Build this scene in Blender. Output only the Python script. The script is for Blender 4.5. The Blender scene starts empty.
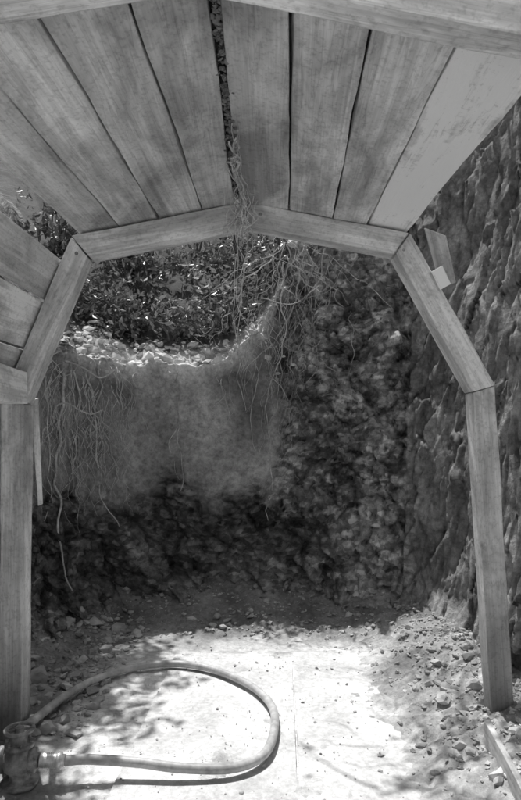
import bpy, math, random, bmesh
import numpy as np
from mathutils import Vector, Matrix, noise
from mathutils.bvhtree import BVHTree
random.seed(7); rng=np.random.default_rng(11)
scene=bpy.context.scene
F=616.0; CAMH=1.45
def at(u,v,y):            # survey helper: bearing/height read off the photo at a known distance y
    return Vector(((u-260.5)/F*y, y, CAMH+(431-v)/F*y))
# ------------------------------------------------ camera
cam=bpy.data.cameras.new("camera"); co=bpy.data.objects.new("camera",cam); scene.collection.objects.link(co)
co.location=(0,0,CAMH); co.rotation_euler=(math.radians(90),0,0)
cam.sensor_fit='VERTICAL'; cam.sensor_height=36; cam.lens=F/800*36; cam.shift_y=31/800.; cam.clip_start=0.05; cam.clip_end=500
scene.camera=co
# ------------------------------------------------ light
sd=Vector((-0.17,0.36,0.90)).normalized()
sun=bpy.data.lights.new("sun",'SUN'); sun.energy=5; sun.angle=math.radians(0.5); sun.color=(1,0.995,0.985)
so=bpy.data.objects.new("sun",sun); scene.collection.objects.link(so); so.rotation_euler=sd.to_track_quat('Z','Y').to_euler(); so.location=(0,0,12)
w=bpy.data.worlds.new("World"); scene.world=w; w.use_nodes=True
nt=w.node_tree; bg=nt.nodes["Background"]; sky=nt.nodes.new("ShaderNodeTexSky"); sky.sky_type='NISHITA'; sky.sun_disc=False
sky.sun_elevation=math.asin(sd.z); sky.sun_rotation=math.atan2(sd.x,sd.y); sky.dust_density=3.0
bw=nt.nodes.new("ShaderNodeRGBToBW"); nt.links.new(sky.outputs[0],bw.inputs[0]); nt.links.new(bw.outputs[0],bg.inputs[0]); bg.inputs[1].default_value=0.15
scene.view_settings.view_transform='Standard'; scene.view_settings.look='None'; scene.view_settings.exposure=0
# ------------------------------------------------ material helpers
class M:
    def __init__(s,name,rough=0.9,spec=0.2):
        s.m=bpy.data.materials.new(name); s.m.use_nodes=True; s.t=s.m.node_tree; s.b=s.t.nodes["Principled BSDF"]
        s.b.inputs["Roughness"].default_value=rough; s.b.inputs["Specular IOR Level"].default_value=spec
        s.tc=s.t.nodes.new("ShaderNodeTexCoord")
    def n(s,t,**k):
        x=s.t.nodes.new(t)
        for a,b in k.items(): setattr(x,a,b)
        return x
    def l(s,a,b): s.t.links.new(a,b)
    def mapv(s,src,sc,rot=(0,0,0)):
        m=s.n("ShaderNodeMapping"); m.inputs["Scale"].default_value=sc; m.inputs["Rotation"].default_value=rot; s.l(src,m.inputs[0]); return m.outputs[0]
    def noise(s,src,sc,det=5,rough=0.6,dist=0.0):
        m=s.n("ShaderNodeTexNoise"); m.inputs["Scale"].default_value=sc; m.inputs["Detail"].default_value=det; m.inputs["Roughness"].default_value=rough; m.inputs["Distortion"].default_value=dist
        s.l(src,m.inputs["Vector"]); return m.outputs["Fac"]
    def vor(s,src,sc,feat='F1'):
        m=s.n("ShaderNodeTexVoronoi"); m.feature=feat; m.inputs["Scale"].default_value=sc; s.l(src,m.inputs["Vector"]); return m
    def rng(s,src,a,b,c,d):
        m=s.n("ShaderNodeMapRange"); m.inputs[1].default_value=a;m.inputs[2].default_value=b;m.inputs[3].default_value=c;m.inputs[4].default_value=d
        s.l(src,m.inputs[0]); return m.outputs[0]
    def math(s,op,a,b):
        m=s.n("ShaderNodeMath",operation=op)
        for i,x in enumerate((a,b)):
            if isinstance(x,(int,float)): m.inputs[i].default_value=x
            else: s.l(x,m.inputs[i])
        return m.outputs[0]
    def attr(s,name,typ='GEOMETRY'):
        a=s.n("ShaderNodeAttribute"); a.attribute_type=typ; a.attribute_name=name; return a.outputs["Fac"]
    def col(s,v):
        c=s.n("ShaderNodeCombineColor"); 
        for i in range(3): s.l(v,c.inputs[i])
        s.l(c.outputs[0],s.b.inputs["Base Color"])
    def bump(s,h,dist,strength=1.0):
        b=s.n("ShaderNodeBump"); b.inputs["Distance"].default_value=dist; b.inputs["Strength"].default_value=strength
        s.l(h,b.inputs["Height"]); s.l(b.outputs[0],s.b.inputs["Normal"])
def wood(name,base,contrast=1.0,stain=0.5):
    m=M(name,0.8,0.2)
    oi=m.n("ShaderNodeObjectInfo"); off=m.math('MULTIPLY',oi.outputs["Random"],53.0)
    cb=m.n("ShaderNodeCombineXYZ"); 
    for i in range(3): m.l(off,cb.inputs[i])
    va=m.n("ShaderNodeVectorMath",operation='ADD'); m.l(m.tc.outputs["Object"],va.inputs[0]); m.l(cb.outputs[0],va.inputs[1]); v=va.outputs[0]
    g1=m.noise(m.mapv(v,(0.8,12,12)),1.0,4,0.58,1.0)      # broad grain bands
    g2=m.noise(m.mapv(v,(3.0,120,120)),1.0,2,0.6,0.0)      # fibres
    g3=m.noise(m.mapv(v,(1.0,2.0,2.0)),2.0,4,0.66,0.6)     # weather stains
    sp=m.noise(v,60,2,0.7)
    a=m.rng(g1,0.32,0.68,1-0.32*contrast,1+0.22*contrast)
    b=m.rng(g2,0.3,0.7,1-0.14*contrast,1+0.12*contrast)
    c=m.rng(g3,0.38,0.58,1-stain,1.10)
    e=m.rng(sp,0.33,0.5,0.80,1.02)
    lines=m.rng(g1,0.485,0.50,1.0,0.80); lines2=m.rng(g1,0.50,0.515,0.80,1.0); ln=m.math('MAXIMUM',lines,lines2)
    x=m.math('MULTIPLY',a,b); x=m.math('MULTIPLY',x,c); x=m.math('MULTIPLY',x,e); x=m.math('MULTIPLY',x,ln)
    ge=m.n("ShaderNodeNewGeometry"); sx=m.n("ShaderNodeSeparateXYZ"); m.l(ge.outputs["Position"],sx.inputs[0])
    zz=m.math('ADD',sx.outputs[2],m.math('MULTIPLY',g3,-0.35)); x=m.math('MULTIPLY',x,m.rng(zz,-0.02,0.22,0.42,1.0))   # mud splash near the ground
    m.col(m.math('MINIMUM',m.math('MULTIPLY',m.math('MULTIPLY',x,base),m.attr("wear",'OBJECT')),0.85))
    h=m.math('ADD',m.math('MULTIPLY',g1,0.7),m.math('MULTIPLY',g2,0.5))
    m.bump(h,0.005,0.7); return m.m
def earth(name,big=2.0,bumpd=0.02,chip=0.6,gain=1.0,c2=1.0,rock=False):
    m=M(name,0.95,0.15); v=m.tc.outputs["Object"]
    n1=m.noise(v,big,3,0.65,0.4); n2=m.noise(v,24,5,0.75,0.0)
    a=m.rng(n1,0.3,0.7,0.6,1.4); b=m.rng(n2,0.32,0.68,1-0.42*c2,1+0.45*c2)
    x=m.math('MULTIPLY',a,b); x=m.math('MULTIPLY',x,m.math('MULTIPLY',m.attr("tone"),gain)); h=n2
    if rock:
        rk=m.attr("rock")
        mv=m.mapv(v,(1,1,1.8),(0.0,0.6,0.0))
        for s_,lo,hi,hb in ((15,0.60,1.6,1.3),):
            vo=m.vor(mv,s_); sp=m.n("ShaderNodeSeparateColor"); m.l(vo.outputs["Color"],sp.inputs[0])
            t=m.rng(m.math('POWER',sp.outputs[0],1.6),0,1,lo,hi); t=m.math('ADD',m.math('MULTIPLY',m.math('SUBTRACT',t,1.0),rk),1.0); x=m.math('MULTIPLY',x,t)
            hh=m.math('ADD',m.math('MULTIPLY',sp.outputs[1],hb),m.math('MULTIPLY',vo.outputs["Distance"],hb*0.6)); h=m.math('ADD',h,m.math('MULTIPLY',hh,rk))
    else:
        vf=m.vor(v,60); sx=m.n("ShaderNodeSeparateColor"); m.l(vf.outputs["Color"],sx.inputs[0]); x=m.math('MULTIPLY',x,m.rng(sx.outputs[0],0.88,0.97,1.0,1.0+chip))
    m.col(m.math('MINIMUM',x,0.78)); m.bump(h,bumpd,0.9); return m.m
def plain(name,base,var=0.3,sc=30,rough=0.8,metal=0.0,bd=0.002):
    m=M(name,rough,0.4); m.b.inputs["Metallic"].default_value=metal
    v=m.tc.outputs["Object"]; n1=m.noise(v,sc,3,0.65); n2=m.noise(v,sc*0.15,2,0.6)
    x=m.math('MULTIPLY',m.rng(n1,0.3,0.7,1-var,1+var),m.rng(n2,0.3,0.7,1-var,1+var)); m.col(m.math('MULTIPLY',x,base)); m.bump(n1,bd,0.8); return m.m
mat_wood=wood("weathered_timber",0.64,0.9,0.40)
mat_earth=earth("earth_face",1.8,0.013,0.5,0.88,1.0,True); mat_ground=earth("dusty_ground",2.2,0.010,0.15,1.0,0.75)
mat_stone=plain("broken_stone",0.38,0.4,9,0.9,0,0.006); mat_root=plain("root_bark",0.46,0.35,40); mat_bark=plain("tree_bark",0.14,0.5,14,0.9,0,0.02)
mat_hose=plain("rubber_hose",0.42,0.3,20,0.5); mat_iron=plain("cast_iron",0.32,0.5,30,0.5,0.2,0.003); mat_brass=plain("worn_brass",0.7,0.3,40,0.4,0.4)
def leafmat(name,lo,hi):
    m=M(name,0.4,0.6); g=m.n("ShaderNodeNewGeometry"); pw=m.math('POWER',g.outputs["Random Per Island"],2.0)
    m.col(m.rng(pw,0,1,lo,hi))
    tr=m.n("ShaderNodeBsdfTranslucent"); tr.inputs[0].default_value=(0.2,0.2,0.2,1); ad=m.n("ShaderNodeMixShader"); ad.inputs[0].default_value=0.3
    out=m.t.nodes["Material Output"]; m.l(m.b.outputs[0],ad.inputs[1]); m.l(tr.outputs[0],ad.inputs[2]); m.l(ad.outputs[0],out.inputs[0]); return m.m
mat_leaf=leafmat("leaf",0.05,0.55)
# ------------------------------------------------ mesh helpers
def link(o,parent=None):
    scene.collection.objects.link(o)
    if parent: o.parent=parent
    return o
def empty(name):
    e=bpy.data.objects.new(name,None); scene.collection.objects.link(e); e.empty_display_size=0.2; return e
class Acc:
    def __init__(s): s.v=[];s.f=[];s.mi=[]
    def add(s,vs,fs,mi=0):
        b=len(s.v); s.v+= [tuple(x) for x in vs]; s.f+=[tuple(i+b for i in f) for f in fs]; s.mi+=[mi]*len(fs)
    def tube(s,pts,rad,seg=8,mi=0,cap=True):
        pts=[Vector(p) for p in pts]; n=len(pts)
        if not hasattr(rad,'__len__'): rad=[rad]*n
        vs=[];fs=[]; a=None
        for i,p in enumerate(pts):
            d=(pts[min(i+1,n-1)]-pts[max(i-1,0)])
            if d.length<1e-9: d=Vector((0,0,1))
            d.normalize()
            if a is None: a=d.orthogonal().normalized()
            a=(a-d*a.dot(d))
            a=a.normalized() if a.length>1e-4 else d.orthogonal().normalized()
            b=d.cross(a)
            for k in range(seg):
                t=2*math.pi*k/seg; vs.append(p+(a*math.cos(t)+b*math.sin(t))*rad[i])
        for i in range(n-1):
            for k in range(seg):
                k2=(k+1)%seg; fs.append((i*seg+k,i*seg+k2,(i+1)*seg+k2,(i+1)*seg+k))
        if cap: fs.append(tuple(range(seg))[::-1]); fs.append(tuple((n-1)*seg+k for k in range(seg)))
        s.add(vs,fs,mi)
    def lathe(s,c,axis,prof,seg=20,mi=0):
        c=Vector(c); axis=Vector(axis).normalized(); a=axis.orthogonal().normalized(); b=axis.cross(a); vs=[];fs=[]
        for (h,r) in prof:
            for k in range(seg):
                t=2*math.pi*k/seg; vs.append(c+axis*h+(a*math.cos(t)+b*math.sin(t))*r)
        for i in range(len(prof)-1):
            for k in range(seg):
                k2=(k+1)%seg; fs.append((i*seg+k,i*seg+k2,(i+1)*seg+k2,(i+1)*seg+k))
        fs.append(tuple(range(seg))[::-1]); fs.append(tuple((len(prof)-1)*seg+k for k in range(seg)))
        s.add(vs,fs,mi)
    def obj(s,name,mats,parent=None,smooth=False):
        me=bpy.data.meshes.new(name); me.from_pydata(s.v,[],s.f); 
        for m in mats: me.materials.append(m)
        if len(mats)>1: me.polygons.foreach_set("material_index",s.mi)
        if smooth: me.polygons.foreach_set("use_smooth",[True]*len(s.f))
        me.update(); o=bpy.data.objects.new(name,me); return link(o,parent)
def crom(P,n=8):
    P=[Vector(p) for p in P]; out=[]
    for i in range(len(P)-1):
        p0=P[max(i-1,0)];p1=P[i];p2=P[i+1];p3=P[min(i+2,len(P)-1)]
        for k in range(n):
            t=k/n; out.append(0.5*((2*p1)+(p2-p0)*t+(2*p0-5*p1+4*p2-p3)*t*t+(3*p1-p0-3*p2+p3)*t**3))
    out.append(P[-1]); return out
def timber(name,A,B,mat,parent=None,n=14,wob=0.0025,bev=0.004,wear=1.0):
    """hexahedral board; A,B = 4 corner points of each end in matching order; local x runs along the grain"""
    A=[Vector(p) for p in A];B=[Vector(p) for p in B]
    ca=sum(A,Vector())/4; cb=sum(B,Vector())/4; x=(cb-ca).normalized(); z=((A[3]-A[0])+(B[3]-B[0])); z=(z-x*z.dot(x)).normalized(); y=z.cross(x)
    R=Matrix((x,y,z)).transposed().to_4x4(); T=Matrix.Translation((ca+cb)/2)@R; Ti=T.inverted(); sdv=random.random()*90
    vs=[];fs=[]
    for i in range(n+1):
        t=i/n
        for k in range(4):
            p=Ti@(A[k].lerp(B[k],t)); q=p*3+Vector((sdv,k*7.3,sdv)); q9=p*14+Vector((sdv,k*7.3,sdv))
            p=p+Vector((0,noise.noise(q)+.35*noise.noise(q9),noise.noise(q+Vector((5,9,3)))+.35*noise.noise(q9+Vector((5,9,3)))))*wob*1.5
            if i in(0,n): p.x+=noise.noise(q*9)*wob*1.5
            vs.append(p)
    for i in range(n):
        for k in range(4):
            k2=(k+1)%4; fs.append((i*4+k,(i+1)*4+k,(i+1)*4+k2,i*4+k2))
    fs.append((0,1,2,3)); fs.append((n*4+3,n*4+2,n*4+1,n*4))
    me=bpy.data.meshes.new(name); me.from_pydata(vs,[],fs); me.materials.append(mat); me.update()
    bm=bmesh.new(); bm.from_mesh(me); bmesh.ops.recalc_face_normals(bm,faces=bm.faces); bm.to_mesh(me); bm.free()
    o=bpy.data.objects.new(name,me); o.matrix_world=T; link(o,parent); o["wear"]=float(wear)  # per-timber factor on the base colour
    if bev>0:
        b=o.modifiers.new("bevel",'BEVEL'); b.width=bev; b.segments=2; b.limit_method='ANGLE'; b.angle_limit=math.radians(50)
    return o
def interp(tab,x):
    for i in range(len(tab)-1):
        if tab[i][0]<=x<=tab[i+1][0]:
            t=(x-tab[i][0])/(tab[i+1][0]-tab[i][0]); return tab[i][1]*(1-t)+tab[i+1][1]*t
    return tab[0][1] if x<tab[0][0] else tab[-1][1]
def sm(a,b,x):
    t=max(0,min(1,(x-a)/(b-a))); return t*t*(3-2*t)
# ------------------------------------------------ excavation wall + hillside (one terrain mesh)
CP=[(-6,-14,.15),(-5,-8,.2),(-3.2,-2.5,.3),(-2.2,0.0,.7),(-1.6,1.2,1.7),(-1.42,2.4,2.5),(-1.42,3.2,2.5),(-1.48,4.0,2.15),(-1.35,4.6,2.04),(-0.95,5.0,2.04),(-0.45,5.15,2.02),(-0.14,5.17,2.2),(0.10,5.15,2.6),(0.30,5.08,3.2),(0.70,4.95,3.7),(1.12,4.6,3.8),(1.30,3.9,3.8),(1.27,3.0,3.6),(1.4,2.0,2.9),(1.7,1.0,1.6),(2.3,0.0,.7),(3.2,-2.5,.3),(5,-8,.2),(6,-14,.15)]
foot=crom([Vector(c) for c in CP],40)
dense=[foot[0]]
for i in range(1,len(foot)):
    p=foot[i]; step=0.015 if p.y>2.3 else (0.09 if p.y>0 else 0.5)
    d=(Vector((p.x,p.y,0))-Vector((dense[-1].x,dense[-1].y,0))).length
    k=max(1,int(round(d/step))) if d>=step else 0
    if k:
        q0=dense[-1].copy()
        for j in range(1,k+1): dense.append(q0.lerp(p,j/k))
foot=dense; NC=len(foot)
C0=Vector((0,2.0,0))
hs=[i/180 for i in range(181)]
outs=[0.02,0.05,.08,.12,.16,.2,.25,.3,.36,.42,.5,.6,.7,.85,1,1.2,1.5,1.8,2.2,2.7,3.3,4,5,6.5,8.5,11,15,20,28,40]
O9=Vector((9,0,0));O8=Vector((0,9,0))
def facets(q,ax,tilt,warp=0.05,sharp=7.0):
    """broken-rock facets: every cell is a tilted flat plane at its own depth, split by cracks -> (depth, crack, tone)"""
    qq=q+Vector((noise.noise(q*4.1),noise.noise(q*4.1+O9),noise.noise(q*4.1+O8)))*warp
    qq=Vector((qq.x*ax[0]+qq.z*ax[3],qq.y*ax[1]+qq.z*ax[3]*.5,qq.z*ax[2]))
    ds,ps=noise.voronoi(qq); c0=ps[0]; r=qq-c0
    t=Vector((noise.noise(c0*6.1+O9),noise.noise(c0*6.1+O8),noise.noise(c0*6.1+O9+O8)))
    return noise.noise(c0*5.3)+tilt*t.dot(r)*2.2, min(1,(ds[1]-ds[0])*sharp), noise.noise(c0*9.7+Vector((3,3,3)))
vs=[];tone=[];rk=[]
for p in foot:
    base=Vector((p.x,p.y,0)); dr=(base-C0).normalized(); H=p.z
    right=sm(-0.10,0.40,p.x)*sm(1.0,2.0,p.y); side=sm(0.95,1.2,p.x); lft=sm(-1.25,-1.4,p.x)
    H+=0.07*noise.noise(Vector((p.x*2.5,p.y*2.5,3)))+0.05*noise.noise(Vector((p.x*9,p.y*9,1)))
    lean=0.10+0.10*right
    for h in hs:
        z=-0.05+h*(H+0.05); q=base+dr*(lean*z)+Vector((0,0,z)); e1=0.25*noise.noise(q*1.7)+0.16*noise.noise(q*6)+0.08*noise.noise(q*15)
        rocky=max(sm(0.25,0.6,right+e1), (1-sm(0.80,1.15,z+e1))*0.9, 0.8*lft*sm(1.9,2.2,z)); rocky=max(0,min(1,rocky))
        d=0.09*noise.noise(q*1.3)+0.03*noise.noise(q*4.1)
        g=0.012*noise.noise(q*11)+0.008*noise.noise(q*27)+0.005*noise.noise(q*55)
        cell=0; tf=1.0
        if p.y>1.8 and rocky>0.03:
            if side>0.5:
                h1,c1,t1=facets(q,(2.6,2.6,1.3,0.5),1.1,.10); h2,c2,t2=facets(q+Vector((5,5,5)),(7,7,2.8,1.5),1.0,.05)
                w1=(q.y+0.28*q.z+0.30*noise.noise(q*1.3)+0.05*noise.noise(q*6))*3.6; saw=w1-math.floor(w1); w2=(q.y-0.1*q.z+0.25*noise.noise(q*1.9+O8)+0.03*noise.noise(q*9))*9; saw2=w2-math.floor(w2)
                cell=0.07*h1+0.02*h2+0.008*(1-c2)-0.06*saw-0.022*saw2
                tf=(1+0.3*t1+0.4*t2)*(0.7+0.3*c2)*(0.5+0.5*min(1,saw*8))*(0.75+0.25*min(1,saw2*6)); g*=0.25  # cracks and step edges darkened in the tone, standing in for shade
            else:
                h1,c1,t1=facets(q,(3.4,3.4,3.2,2.0),1.2,.08); h2,c2,t2=facets(q+Vector((5,5,5)),(9,9,11,5),1.2,.04); h3,c3,t3=facets(q+Vector((2,5,5)),(22,22,26,8),1.0,.02)
                cell=0.13*h1+0.02*(1-c1)+0.07*h2+0.012*(1-c2)+0.025*h3
                tf=(1+0.5*t1+0.9*t2+1.3*max(0,t3))*(0.6+0.4*c1)*(0.75+0.25*c2); g*=0.7  # crack shading put into the tone, as flat light hides the relief
        ledge=0.05*sm(0.9,1.0,h)*noise.noise(q*6+Vector((7,7,7)))
        dd=d+g*(0.6+rocky)+cell*rocky+ledge
        dd+= -0.22*(1-sm(0,0.35,z))*sm(3.2,4.2,p.y)
        vs.append(q+dr*dd)
        smooth=(1-rocky)
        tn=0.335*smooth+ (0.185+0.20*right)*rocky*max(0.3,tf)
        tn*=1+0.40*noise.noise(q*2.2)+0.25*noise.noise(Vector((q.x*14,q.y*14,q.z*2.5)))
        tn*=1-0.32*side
        band=math.exp(-((z-0.70-0.15*noise.noise(Vector((p.x*1.5,0,0))))/0.22)**2)*sm(0.7,0.0,p.x)   # darker band across the lower wall
        tn*=1-0.40*band
        rimb=sm(0.90,1.0,h+0.05*noise.noise(q*5))*(1-right*0.9)*sm(2.8,3.8,p.y)*(1-lft)
        tone.append(tn*(1-rimb)+0.66*rimb); rk.append(rocky*(1-rimb)*(1-0.75*side))
    top=vs[-1].copy(); sl=(0.33*sm(3.5,5.0,p.y)+0.22) if p.x>-1.2 else 0.5
    for r in outs:
        q=top+dr*r; steep=(0.9 if (p.x<-1.3 and p.y<4.5) else sl)
        q.z=H+ (0.09*sm(0,0.4,r)) + (steep*min(max(0,r-0.2),1.6)+sl*max(0,r-1.8))*sm(-1,2.0,p.y)+0.10*noise.noise(q*1.4)*min(1,r*2)+0.03*noise.noise(q*8)
        if r<2.5:
            q.z+=0.03*noise.noise(q*17); h1,c1,t1=facets(q,(4,4,4,1),1.0); q.z+=0.10*h1*lft
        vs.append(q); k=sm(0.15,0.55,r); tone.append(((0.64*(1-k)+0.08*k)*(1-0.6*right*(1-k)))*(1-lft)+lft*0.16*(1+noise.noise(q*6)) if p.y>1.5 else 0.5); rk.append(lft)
R=len(hs)+len(outs); fs=[]
for i in range(NC-1):
    for j in range(R-1): fs.append((i*R+j,i*R+j+1,(i+1)*R+j+1,(i+1)*R+j))
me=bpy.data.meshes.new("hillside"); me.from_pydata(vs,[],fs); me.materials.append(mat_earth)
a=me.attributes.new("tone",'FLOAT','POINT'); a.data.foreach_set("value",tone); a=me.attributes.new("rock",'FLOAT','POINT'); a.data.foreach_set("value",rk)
me.polygons.foreach_set("use_smooth",[True]*len(fs)); me.update()
hill=link(bpy.data.objects.new("excavated_hillside",me)); bvh=BVHTree.FromPolygons(vs,fs)
print("terrain",NC,R)
# ------------------------------------------------ ground
def gz(x,y):
    q=Vector((x,y,0)); z=0
    z+=0.20*sm(0.54,1.30,x+0.16*noise.noise(q*2.3)+0.05*noise.noise(q*9))*sm(1.6,2.6,y)
    z+=0.14*sm(0.95,1.5,-x+0.06*noise.noise(q*2.3))*sm(2.2,3.4,y)
    z+=0.20*sm(4.25,5.3,y+0.15*noise.noise(q*2))
    z+=0.012*noise.noise(q*3)+0.010*noise.noise(q*8)
    rough=sm(0.5,0.9,x)+sm(4.1,4.6,y)+sm(0.9,1.2,-x)
    z+=(0.005+0.016*min(1,rough))*noise.noise(q*24)+(0.0025+0.008*min(1,rough))*noise.noise(q*50)
    return z
def axis(a,b,st,far):
    L=[a+i*st for i in range(int((b-a)/st)+1)]; lo=[];x=a;s_=st
    while x>-far: s_*=1.5; x-=s_; lo.append(x)
    hi=[];x=L[-1];s_=st
    while x<far: s_*=1.5; x+=s_; hi.append(x)
    return lo[::-1]+L+hi
XS=axis(-1.7,1.7,0.014,90); YS=axis(1.9,5.8,0.016,90)
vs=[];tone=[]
for y in YS:
    for x in XS:
        inn=(-2.5<x<2.5 and 0<y<6.5); vs.append((x,y,gz(x,y) if inn else 0.0))
        if y<1.0: tone.append(0.68); continue  # unseen ground around and behind the camera, made paler to bounce light inside
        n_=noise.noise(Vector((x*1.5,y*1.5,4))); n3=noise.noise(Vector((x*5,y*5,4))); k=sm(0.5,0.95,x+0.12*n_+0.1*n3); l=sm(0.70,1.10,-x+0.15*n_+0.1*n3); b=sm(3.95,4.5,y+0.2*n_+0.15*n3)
        t=0.54; t=t*(1-k)+0.30*k; t=t*(1-l)+0.22*l; t=t*(1-b)+0.20*b  # rubble and left soil darker; shade at the back painted into the tone
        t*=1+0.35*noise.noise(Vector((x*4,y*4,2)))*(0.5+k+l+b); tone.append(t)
nx=len(XS); fs=[(j*nx+i,j*nx+i+1,(j+1)*nx+i+1,(j+1)*nx+i) for j in range(len(YS)-1) for i in range(nx-1)]
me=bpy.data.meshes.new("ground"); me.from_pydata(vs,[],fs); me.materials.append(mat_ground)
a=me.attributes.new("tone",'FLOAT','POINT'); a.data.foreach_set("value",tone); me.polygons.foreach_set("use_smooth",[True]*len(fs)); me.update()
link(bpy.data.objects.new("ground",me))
# ------------------------------------------------ timber frames
def frame(name,y0,y1,outer,th,tone_gains):
    e=empty(name); V2=[Vector((p[0],p[1])) for p in outer]; inner=[]
    for i,p in enumerate(V2):
        def nrm(a,b):
            d=(b-a).normalized(); return Vector((d.y,-d.x))
        if i==0: q=p+nrm(V2[0],V2[1])*th
        elif i==len(V2)-1: q=p+nrm(V2[-2],V2[-1])*th
        else:
            n1=nrm(V2[i-1],p); n2=nrm(p,V2[i+1]); m=(n1+n2).normalized(); q=p+m*(th/m.dot(n1))
        inner.append(q)
    names=["left_post","left_brace","left_rafter","right_rafter","right_brace","right_post"]
    for i in range(len(V2)-1):
        def P(v,y): return Vector((v.x,y,v.y))
        t=(V2[i+1]-V2[i]).normalized()*0.0022; yo=(0.0,0.006)[i%2]+ (0.003 if i==3 else 0)
        a,b,c,d=V2[i]+t,inner[i]+t,inner[i+1]-t,V2[i+1]-t
        A=[P(a,y0+yo),P(b,y0+yo),P(b,y1-yo),P(a,y1-yo)]; B=[P(d,y0+yo),P(c,y0+yo),P(c,y1-yo),P(d,y1-yo)]
        timber(names[i],A,B,mat_wood,e,n=24,wob=0.003,bev=0.006,wear=tone_gains[i])
    return e
FY0,FY1=2.84,2.96
FO=[(-1.215,-0.02),(-1.195,1.60),(-0.875,2.35),(-0.062,2.512),(0.69,2.365),(1.085,1.66),(1.185,-0.02)]
f1=frame("timber_arch_frame",FY0,FY1,FO,0.106,[1.0,.95,1.0,.92,1.1,1.15])
NO=[(-1.27,-0.02),(-1.25,1.60),(-0.93,2.36),(-0.16,2.485),(0.68,2.315),(1.03,1.66),(1.1,-0.02)]
frame("timber_arch_frame.001",1.20,1.30,NO,0.115,[1.3]*6)
ac=Acc()
for (x,z) in [(0.0,2.45),(0.66,2.285),(-0.85,2.27)]:
    ac.lathe((x,FY0+0.006,z),(0,-1,0),[(0,0.008),(0.006,0.008),(0.009,0.005)],8)
ac.obj("bolt_heads",[mat_iron],f1)
# ------------------------------------------------ roof planks
roof=empty("timber_lagging")
FT=[(p[0],p[1]) for p in FO[2:5]]; NT=[(p[0],p[1]) for p in NO[2:5]]
def ext(tab,x):
    if x<tab[0][0]: return tab[0][1]+(x-tab[0][0])*(tab[1][1]-tab[0][1])/(tab[1][0]-tab[0][0])
    if x>tab[-1][0]: return tab[-1][1]+(x-tab[-1][0])*(tab[-1][1]-tab[-2][1])/(tab[-1][0]-tab[-2][0])
    return interp(tab,x)
YN,YF=1.12,3.03
bn=[-0.935,-0.755,-0.540,-0.322,-0.118,0.058,0.246,0.462,0.70]
bf=[-0.835,-0.648,-0.468,-0.265,-0.108,0.142,0.346,0.503,0.690]
wr=[.85,1.0,.82,.85,.78,1.02,.95,1.7]
for i in range(8):
    g=0.003+random.uniform(0,.002); gl=g+(0.016 if i==4 else 0); gr=g+(0.008 if i==3 else 0)
    lift=0.003+random.uniform(0,0.006)+(0.0 if i!=7 else 0.010); th=0.032; tilt=random.uniform(-0.004,0.004)
    xl,xr=bn[i]+gl,bn[i+1]-gr; Xl,Xr=bf[i]+gl*0.6,bf[i+1]-gr
    def q(x,y,tab,up): return Vector((x,y,ext(tab,x)+lift+up))
    A=[q(xl,YN,NT,0),q(xr,YN,NT,tilt),q(xr,YN,NT,th+tilt),q(xl,YN,NT,th)]
    yf=YF+random.uniform(-0.02,0.03)
    B=[q(Xl,yf,FT,0),q(Xr,yf,FT,-tilt),q(Xr,yf,FT,th-tilt),q(Xl,yf,FT,th)]
    timber("roof_plank_%d"%(i+1),A,B,mat_wood,roof,n=30,wob=0.004,bev=0.003,wear=wr[i])
def lerp2(a,b,t): return (a[0]+(b[0]-a[0])*t,a[1]+(b[1]-a[1])*t)
for k,(t0,t1,mt) in enumerate([(0.02,0.30,1.0),(0.315,0.60,1.15),(0.615,0.86,.8)]):
    def sb(tab,y,t,off):
        a=tab[1];b=tab[2]; p=lerp2(b,a,1-t); d=Vector((b[0]-a[0],b[1]-a[1])).normalized(); n=Vector((-d.y,d.x)); return Vector((p[0]+n.x*off,y,p[1]+n.y*off))
    o0=0.004+random.uniform(0,0.008); o1=o0+0.03
    A=[sb(NO,YN,t0,o0),sb(NO,YN,t1,o0),sb(NO,YN,t1,o1),sb(NO,YN,t0,o1)]; B=[sb(FO,YF,t0,o0),sb(FO,YF,t1,o0),sb(FO,YF,t1,o1),sb(FO,YF,t0,o1)]
    timber("side_board_%d"%(k+1),A,B,mat_wood,roof,n=12,wear=mt)
A=[(-1.30,2.35,1.575),(-1.07,2.35,1.575),(-1.07,2.35,1.735),(-1.30,2.35,1.735)]; B=[(-1.30,2.832,1.575),(-1.07,2.832,1.575),(-1.07,2.832,1.72),(-1.30,2.832,1.72)]
timber("wall_plate",A,B,mat_wood,roof,n=6,wear=1.6)
timber("wedge",[at(424,228,2.98),at(446,236,2.98),at(446,236,3.05),at(424,228,3.05)],[at(440,288,2.98),at(456,282,2.98),at(456,282,3.05),at(440,288,3.05)],mat_wood,roof,n=3,wear=.8)
timber("wedge_block",[at(431,272,2.80),at(442,266,2.80),at(442,266,2.94),at(431,272,2.94)],[at(440,290,2.80),at(451,284,2.80),at(451,284,2.94),at(440,290,2.94)],mat_wood,roof,n=2,bev=.002,wear=1.5)
timber("timber_lath",[at(31,400,3.05),at(38,398,3.05),at(38,398,3.08),at(31,400,3.08)],[at(38,506,3.08),at(43,504,3.08),at(43,504,3.11),at(38,506,3.11)],mat_wood,None,n=6,bev=.002)
timber("foot_board",[(0.95,2.62,0.08),(0.975,2.62,0.08),(0.975,2.62,0.225),(0.95,2.62,0.225)],[(0.93,2.05,0.0),(0.955,2.05,0.0),(0.955,2.05,0.14),(0.93,2.05,0.14)],mat_wood,None,n=6,wear=1.7)
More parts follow.
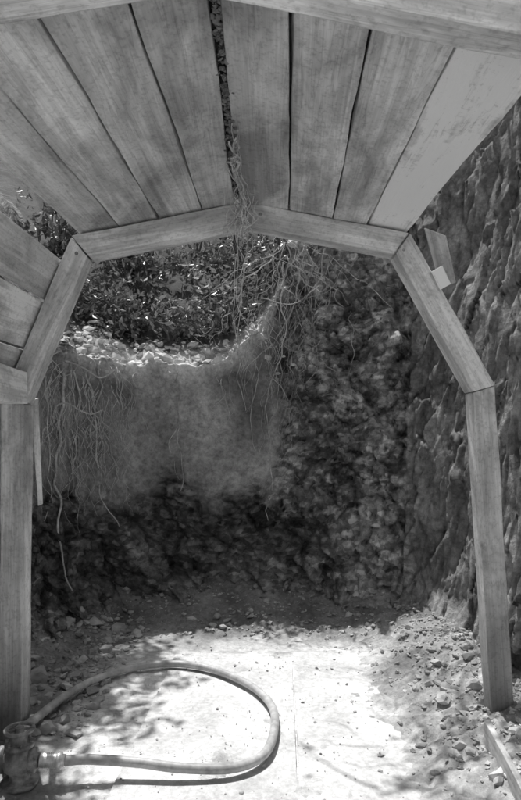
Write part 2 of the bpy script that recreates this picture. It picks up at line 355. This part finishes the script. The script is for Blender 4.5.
# earth backfill over the lagging
XB=[-0.72+i*0.04 for i in range(36)]; YB=[1.14+i*0.05 for i in range(37)]
top=[];bot=[]
for y in YB:
    k=(y-YN)/(YF-YN)
    for x in XB:
        zz=ext(NT,x)*(1-k)+ext(FT,x)*k+0.056; e_=min(sm(-0.74,-0.5,x),sm(-0.80,-0.5,-x),sm(1.1,1.3,y),sm(-3.0,-2.8,-y)); bot.append((x,y,zz)); top.append((x,y,zz+0.02+0.10*e_+0.03*noise.noise(Vector((x*6,y*6,0)))*e_))
nb=len(XB); vs=bot+top; off=len(bot); fs=[]
for j in range(len(YB)-1):
    for i in range(nb-1):
        a_=j*nb+i; fs.append((a_,a_+nb,a_+nb+1,a_+1)); fs.append((off+a_,off+a_+1,off+a_+nb+1,off+a_+nb))
for j in range(len(YB)-1):
    for i in (0,nb-1): a_=j*nb+i; fs.append((a_,a_+nb,off+a_+nb,off+a_))
for i in range(nb-1):
    for j in (0,len(YB)-1): a_=j*nb+i; fs.append((a_,a_+1,off+a_+1,off+a_))
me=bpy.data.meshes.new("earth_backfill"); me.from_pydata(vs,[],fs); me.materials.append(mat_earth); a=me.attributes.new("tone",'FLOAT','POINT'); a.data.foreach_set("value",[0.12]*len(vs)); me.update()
link(bpy.data.objects.new("earth_backfill",me))
# ------------------------------------------------ floor sheets
fl=empty("floor_sheet")
m=M("dusty_board",0.95,0.1); v=m.tc.outputs["Object"]; n1=m.noise(v,3,4,0.7); n2=m.noise(v,40,4,0.75)
m.col(m.math('MULTIPLY',m.math('MULTIPLY',m.rng(n1,0.3,0.7,0.70,1.20),m.rng(n2,0.3,0.7,0.75,1.18)),0.62)); m.bump(n2,0.006); mat_board=m.m
for nm,(x0,x1,X0,X1) in {"left_panel":(-0.62,0.128,-0.55,0.203),"right_panel":(0.138,0.66,0.213,0.74)}.items():
    z=0.007 if nm=="left_panel" else 0.009
    timber(nm,[(x0,1.9,z-.012),(x1,1.9,z-.012),(x1,1.9,z),(x0,1.9,z)],[(X0,4.02,z-.012),(X1,3.98,z-.012),(X1,3.98,z),(X0,4.02,z)],mat_board,fl,n=20,wob=0.003,bev=0.002)
# ------------------------------------------------ rubble
protos=[]
for k in range(8):
    bm=bmesh.new(); bmesh.ops.create_icosphere(bm,subdivisions=2 if k<2 else 1,radius=1)
    o=Vector((k*9,3,1)); sc=Vector((1,random.uniform(.55,.95),random.uniform(.35,.7)))
    V=[]
    for v_ in bm.verts:
        p=v_.co*(1+0.7*noise.noise(v_.co*1.3+o)); V.append(Vector((p.x*sc.x,p.y*sc.y,p.z*sc.z)))
    protos.append((V,[tuple(x.index for x in f.verts) for f in bm.faces])); bm.free()
def stones(name,items,mat):
    ac=Acc()
    for (p,s_) in items:
        V,Fc=random.choice(protos); r=Matrix.Rotation(random.random()*6.28,3,'Z')@Matrix.Rotation(random.uniform(-.7,.7),3,'X')
        ac.add([r@(x*s_)+p for x in V],Fc)
    return ac.obj(name,[mat])
it=[]
for _ in range(600):
    x=random.uniform(-1.1,0.75);y=random.uniform(2.2,4.6); s_=random.choice([.002,.003,.003,.004,.005]); it.append((Vector((x,y,max(gz(x,y),0.010)+s_*.3)),s_))
for _ in range(35):
    x=random.gauss(0.25,0.35);y=random.uniform(2.3,4.2); s_=random.uniform(.006,.012); it.append((Vector((x,y,max(gz(x,y),0.010)+s_*.3)),s_))
for _ in range(3000):
    x=1.40-abs(random.gauss(0,.31));y=random.uniform(2.2,4.7); s_=random.expovariate(1/0.0065)+.003; s_=min(s_,.04); it.append((Vector((x,y,gz(x,y)+s_*.15)),s_))
for _ in range(1300):
    x=random.uniform(-1.4,1.3);y=random.uniform(4.3,5.2); s_=min(random.expovariate(1/0.006)+.003,.04); it.append((Vector((x,y,gz(x,y)+s_*.2)),s_))
for _ in range(700):
    x=random.uniform(-1.4,-.85);y=random.uniform(2.9,4.6); s_=min(random.expovariate(1/0.010)+.004,.06); it.append((Vector((x,y,gz(x,y)+s_*.2)),s_))
stones("rubble",it,mat_stone)
def topz(x,y):
    h=bvh.ray_cast(Vector((x,y,30)),Vector((0,0,-1))); return h[0].z if h[0] else 0
it=[]
for _ in range(900):
    x=random.uniform(-1.7,0.3);y=random.uniform(4.9,5.75); s_=min(random.expovariate(1/0.013)+.006,.06); z=topz(x,y)
    if z>1.85: it.append((Vector((x,y,z+s_*.3)),s_))
for (x,y,s_) in [(-.97,5.36,.10),(-.84,5.34,.08),(-1.1,5.36,.06),(-.72,5.38,.07),(-.90,5.45,.08),(-.55,5.40,.06),(-.38,5.40,.06),(-.76,5.46,.06),(-1.25,5.3,.07),(-1.0,5.5,.06),(-.25,5.42,.05),(-1.4,5.2,.06)]:
    it.append((Vector((x,y,topz(x,y)+s_*.35)),s_))
stones("rim_stones",it,plain("pale_stone",0.62,0.25,12,0.9,0,0.006))
# ------------------------------------------------ hose and valve
HP=[(-.875,2.53,.095),(-.80,2.545,.09),(-.70,2.565,.085),(-.50,2.555,.075),(-.332,2.545,.06),(-.115,2.57,.045),(.025,2.70,.042),(.072,2.95,.042),(.04,3.22,.04),(-.116,3.49,.04),(-.33,3.68,.038),(-.58,3.745,.035),(-.83,3.63,.035),(-.99,3.38,.045),(-1.06,3.10,.06),(-1.08,2.86,.09),(-1.06,2.68,.12)]
ac=Acc(); pts=[p+Vector((noise.noise(p*3),noise.noise(p*3+Vector((4,4,4))),0))*.012 for p in crom(HP,22)]; ac.tube(pts,0.0205,14)
ac.obj("hose",[mat_hose],None,True)
ac=Acc(); X0=-0.99;Y0=2.53;Zc=.10
ac.lathe((X0,Y0,0.0),(0,0,1),[(0,.075),(.015,.075),(.016,.04),(.05,.042),(.07,.062),(.10,.068),(.13,.06),(.15,.04),(.155,.058),(.172,.058),(.173,.035),(.20,.032),(.21,.02),(.235,.018)],24,0)
ac.lathe((X0-.02,Y0,Zc-.003),(1,0.02,0),[(0,.045),(.05,.036),(.06,.036),(.061,.05),(.085,.05),(.086,.031),(.10,.031)],20,0)
ac.lathe((X0,Y0,Zc),(-1,0,0),[(0,.045),(.06,.036),(.061,.052),(.085,.052),(.086,.03),(.4,.03)],20,0)
ac.lathe((X0,Y0,Zc+.01),(-.45,.9,.1),[(0,.04),(.08,.03),(.081,.04),(.10,.04),(.101,.027),(.16,.027)],18,0)
prof_=[(0,.028)]
for i in range(7): prof_+= [(.004+i*.009,.031),(.008+i*.009,.026)]
prof_+=[(.07,.034),(.085,.034),(.087,.026),(.10,.025)]
ac.lathe((X0+.085,Y0+.002,Zc-.003),(1,.05,-.05),prof_,18,1)
ring=[Vector((X0+.055*math.cos(t),Y0+.055*math.sin(t),.225)) for t in [i*2*math.pi/24 for i in range(25)]]
ac.tube(ring,.008,8,0,False)
for k in range(4):
    t=k*math.pi/2+.4; ac.tube([(X0,Y0,.222),(X0+.055*math.cos(t),Y0+.055*math.sin(t),.225)],.006,6,0)
for k in range(6):
    t=k*math.pi/3; ac.lathe((X0+.05*math.cos(t),Y0+.05*math.sin(t),.166),(0,0,1),[(0,.008),(.016,.008)],6,0)
val=ac.obj("gate_valve",[mat_iron,mat_brass],None,False)
for p in val.data.polygons: p.use_smooth=len(p.vertices)==4
# ------------------------------------------------ roots
CAM=Vector((0,0,CAMH))
def onwall(u,v,off=0.025):
    d=(at(u,v,5)-CAM).normalized(); h=bvh.ray_cast(CAM+d*3.2,d)
    p=h[0] if h[0] and h[0].y<5.9 else at(u,v,5.2); return p-Vector((d.x,d.y,0))*off
def wig(P,amp=0.015,n=7,f=7):
    L=crom(P,n); s_=random.random()*50
    return [p+Vector((noise.noise(p*f+Vector((s_,0,0))),noise.noise(p*f+Vector((0,s_,0))),0.5*noise.noise(p*f+Vector((0,0,s_)))))*amp*2 for p in L]
def taper(n,a,b): return [a+(b-a)*i/(n-1) for i in range(n)]
ac=Acc()
def rootline(uv,r0,r1,off=0.03,amp=.02):
    P=[onwall(u,v,off) for u,v in uv]
    for i in range(1,len(P)): P[i].y=min(P[i].y,P[i-1].y+.05)
    L=wig(P,amp); ac.tube(L,taper(len(L),r0,r1),6)
for uv,r in [([(62,372),(60,420),(58,470),(60,520),(66,560),(80,582)],.017),([(72,370),(80,400),(78,440),(84,480)],.011),([(85,365),(92,400),(96,450),(104,500),(122,525)],.013),
   ([(100,362),(96,410),(86,450),(70,480)],.011),([(55,410),(75,405),(95,415),(110,412)],.011),([(50,380),(46,430),(50,470),(44,520)],.009),([(66,360),(90,372),(112,380),(128,372)],.012),
   ([(120,370),(122,400),(116,440)],.008),([(180,372),(178,420),(182,465),(180,490)],.008),([(240,350),(238,380),(245,410)],.008),([(225,355),(222,385),(230,420)],.008),
   ([(285,262),(280,300),(284,340),(272,380),(268,420),(272,470),(268,520)],.010),([(300,262),(296,300),(280,335),(262,355),(245,372)],.012),([(325,250),(322,275),(305,300),(290,330)],.013),
   ([(262,330),(270,370),(288,400),(290,450)],.008),([(250,340),(256,380),(250,420),(256,450)],.007),([(318,262),(330,290),(322,330)],.009),([(180,420),(170,445),(178,480)],.006),
   ([(70,365),(74,420),(72,470)],.009),([(92,362),(88,400),(98,430)],.009),([(300,300),(330,290),(345,262)],.006),([(262,300),(290,310),(318,296)],.007)]:
    rootline(uv,r*0.75,r*0.3)
for _ in range(170):
    c=random.random()
    if c<0.6: u=random.uniform(42,130); v=random.uniform(350,430)
    elif c<0.82: u=random.gauss(262,25); v=random.uniform(310,365)
    else: u=random.gauss(300,22); v=random.uniform(245,320)
    L=random.uniform(20,110); dx=random.gauss(0,14); n=4
    rootline([(u+dx*i/n+random.gauss(0,3.5),v+L*i/n) for i in range(n+1)],random.uniform(.0014,.004),.0008,random.uniform(.015,.09),.03)
ac.obj("wall_roots",[mat_root],None,True)
ac=Acc()
for k in range(12):
    j=lambda s_:random.gauss(0,s_)
    P=[at(236+j(3),105+random.random()*50,2.06),at(238+j(3),155,2.28),at(242+j(3),188,2.55),at(244+j(3),206,2.74),at(244+j(4),224,2.80),at(243+j(4),262,2.80),at(239+j(4),300,2.81),at(236+j(5),330+j(22),2.82)]
    P=[p-Vector((0,0,random.uniform(.03,.055))) if i<4 else p for i,p in enumerate(P)]
    if k%3: P=P[:random.choice([4,5,5,6])]
    L=wig(P,.014,8,9); ac.tube(L,taper(len(L),random.uniform(.002,.005),.0012),6)
for _ in range(40):
    p=at(random.gauss(242,5),random.uniform(165,218),2.8)-Vector((0,random.random()*.15,.02))
    P=[p]
    for i in range(4): P.append(P[-1]+Vector((random.gauss(0,.022),random.gauss(0,.02),random.gauss(-.03,.03))))
    L=wig(P,.012,5,14); ac.tube(L,taper(len(L),random.uniform(.0015,.0035),.001),5)
for _ in range(26):
    p=at(random.gauss(296,24),random.uniform(226,262),random.uniform(3.6,4.9)); P=[p]; d=Vector((random.gauss(0,.6),random.gauss(0,.3),-.9))
    for i in range(5): P.append(P[-1]+d*random.uniform(.03,.12)); d=Vector((d.x*.7+random.gauss(0,.5),random.gauss(0,.2),-.9))
    L=wig(P,.02,5,12); ac.tube(L,taper(len(L),random.uniform(.0015,.0045),.001),5)
ac.obj("hanging_roots",[mat_root],None,True)
it=[]
for _ in range(520):
    t=random.random()**1.2; y=1.35+t*1.35; it.append((Vector((-0.104+random.gauss(0,.010),y,2.496+random.uniform(-.008,.02)-(.005*t))),random.uniform(.004,.011)))
stones("bark_debris",it,plain("bark_litter",0.14,0.5,30,0.9,0,0.004))
# ------------------------------------------------ foliage
def leaves_mesh(acc_pts,size):
    n=len(acc_pts); c=np.array(acc_pts); 
    a=rng.normal(size=(n,3)); a/=np.linalg.norm(a,axis=1)[:,None]; up=rng.normal(size=(n,3))*0.6+np.array([0,0,1.0]); b=np.cross(a,up); b/=np.linalg.norm(b,axis=1)[:,None]
    s=size*rng.uniform(.55,1.35,size=(n,1)); nrm=np.cross(a,b)
    v=np.stack([c-a*s,c-b*s*.45+nrm*s*.12,c+a*s,c+b*s*.45+nrm*s*.12],axis=1).reshape(-1,3)
    return v,np.arange(n*4).reshape(-1,4)
def plant(name,acc,lp,size):
    v,f=leaves_mesh(lp,size); b=len(acc.v); acc.v+=v.tolist(); acc.f+=(f+b).tolist(); acc.mi+=[1]*len(f)
    return acc.obj(name,[mat_bark,mat_leaf])
def shrub(x,y,h,r,nl,size=.035,name="shrub"):
    z=topz(x,y)-.05; ac=Acc(); lp=[]
    for s_ in range(12):
        an=random.random()*6.28; rr=r*random.uniform(.3,1); tip=Vector((x+rr*math.cos(an),y+rr*math.sin(an),z+h*random.uniform(.5,1.05)))
        b=Vector((x+random.gauss(0,.05),y+random.gauss(0,.05),z)); mid=b.lerp(tip,.5)+Vector((random.gauss(0,.08),random.gauss(0,.08),.12*h))
        L=wig([b,mid,tip],.02,6,4); ac.tube(L,taper(len(L),.010,.003),5,0)
        for c in range(4):
            cp=L[random.randrange(len(L)//4,len(L))]+Vector((random.gauss(0,r*.22),random.gauss(0,r*.22),random.gauss(0,h*.14))); k=int(nl/60); sg=random.uniform(.03,.10)
            for _ in range(k): lp.append((cp.x+random.gauss(0,sg),cp.y+random.gauss(0,sg),cp.z+random.gauss(0,sg*.8)))
    return plant(name,ac,lp,size)
for (x,y,h,r,nl) in [(-1.75,5.9,.45,.3,700),(-1.35,5.85,.42,.35,1000),(-.80,5.9,.42,.35,1000),(-.25,5.9,.5,.38,1000),(.2,6.0,.7,.4,1100),(.5,6.3,.7,.35,900),(-2.3,6.8,.9,.7,1600),(-1.4,6.9,.9,.7,1800),(-.5,6.9,.9,.7,1800),(.3,6.9,.9,.6,1200),(-2.2,8.4,1.6,1.0,2000),(-.9,8.4,1.6,1.0,2200),(.4,8.3,1.5,1.0,1800),(1.9,5.8,.6,.5,700)]:
    shrub(x,y,h,r,nl,.036 if y<6.6 else .048)
def tree(x,y,h,targets,nleaf,size=.06):
    z=topz(x,y)-.1; ac=Acc(); lp=[]; base=Vector((x,y,z)); topv=base+Vector((random.gauss(0,.3),random.gauss(0,.3),h))
    T=wig([base,base.lerp(topv,.35)+Vector((.1,0,0)),base.lerp(topv,.7),topv],.06,10,.8); ac.tube(T,taper(len(T),.14,.04),12,0)
    for tg in targets:
        s_=T[int(len(T)*random.uniform(.45,.85))]; nl_=nleaf
        if len(tg)==4: nl_=tg[3]; tg=tg[:3]
        tg=Vector(tg); mid=s_.lerp(tg,.5)+Vector((0,0,.3)); L=wig([s_,mid,tg],.1,10,1.2); ac.tube(L,taper(len(L),.035,.010),8,0)
        for _ in range(11):
            b=L[random.randrange(len(L)*3//4,len(L))]; e=b+Vector((random.gauss(0,.30),random.gauss(0,.30),random.gauss(0,.2))); S=wig([b,b.lerp(e,.5)+Vector((0,0,.06)),e],.04,5,3); ac.tube(S,taper(len(S),.012,.004),5,0)
            for _ in range(nl_//9):
                c=S[random.randrange(len(S)//2,len(S))]; lp.append((c.x+random.gauss(0,.09),c.y+random.gauss(0,.09),c.z+random.gauss(0,.07)))
    return plant("tree",ac,lp,size)
def over(gx,gy,z,n=None):
    k=z/sd.z; t=(gx+sd.x*k,gy+sd.y*k,z); return t if n is None else t+(n,)
tree(3.4,6.2,4.4,[over(.55,2.50,4.2,40),over(.65,2.85,4.4,50),over(.95,3.3,4.6,70),over(.85,2.5,4.2,90),over(1.0,2.9,4.4,80),(4.4,6,6.5),(4,8,7),(2.8,8,6.8)],200,.035)
tree(-3.6,6.2,5.0,[over(-1.0,3.35,4.2,450),over(-.85,3.7,4.5,450),over(-.65,3.95,4.7,220),over(-1.0,3.0,4.1,300),over(-1.1,3.8,4.4,350),(-4.4,6,6.6),(-4,8,7),(-2.8,8,7.2)],330,.055)
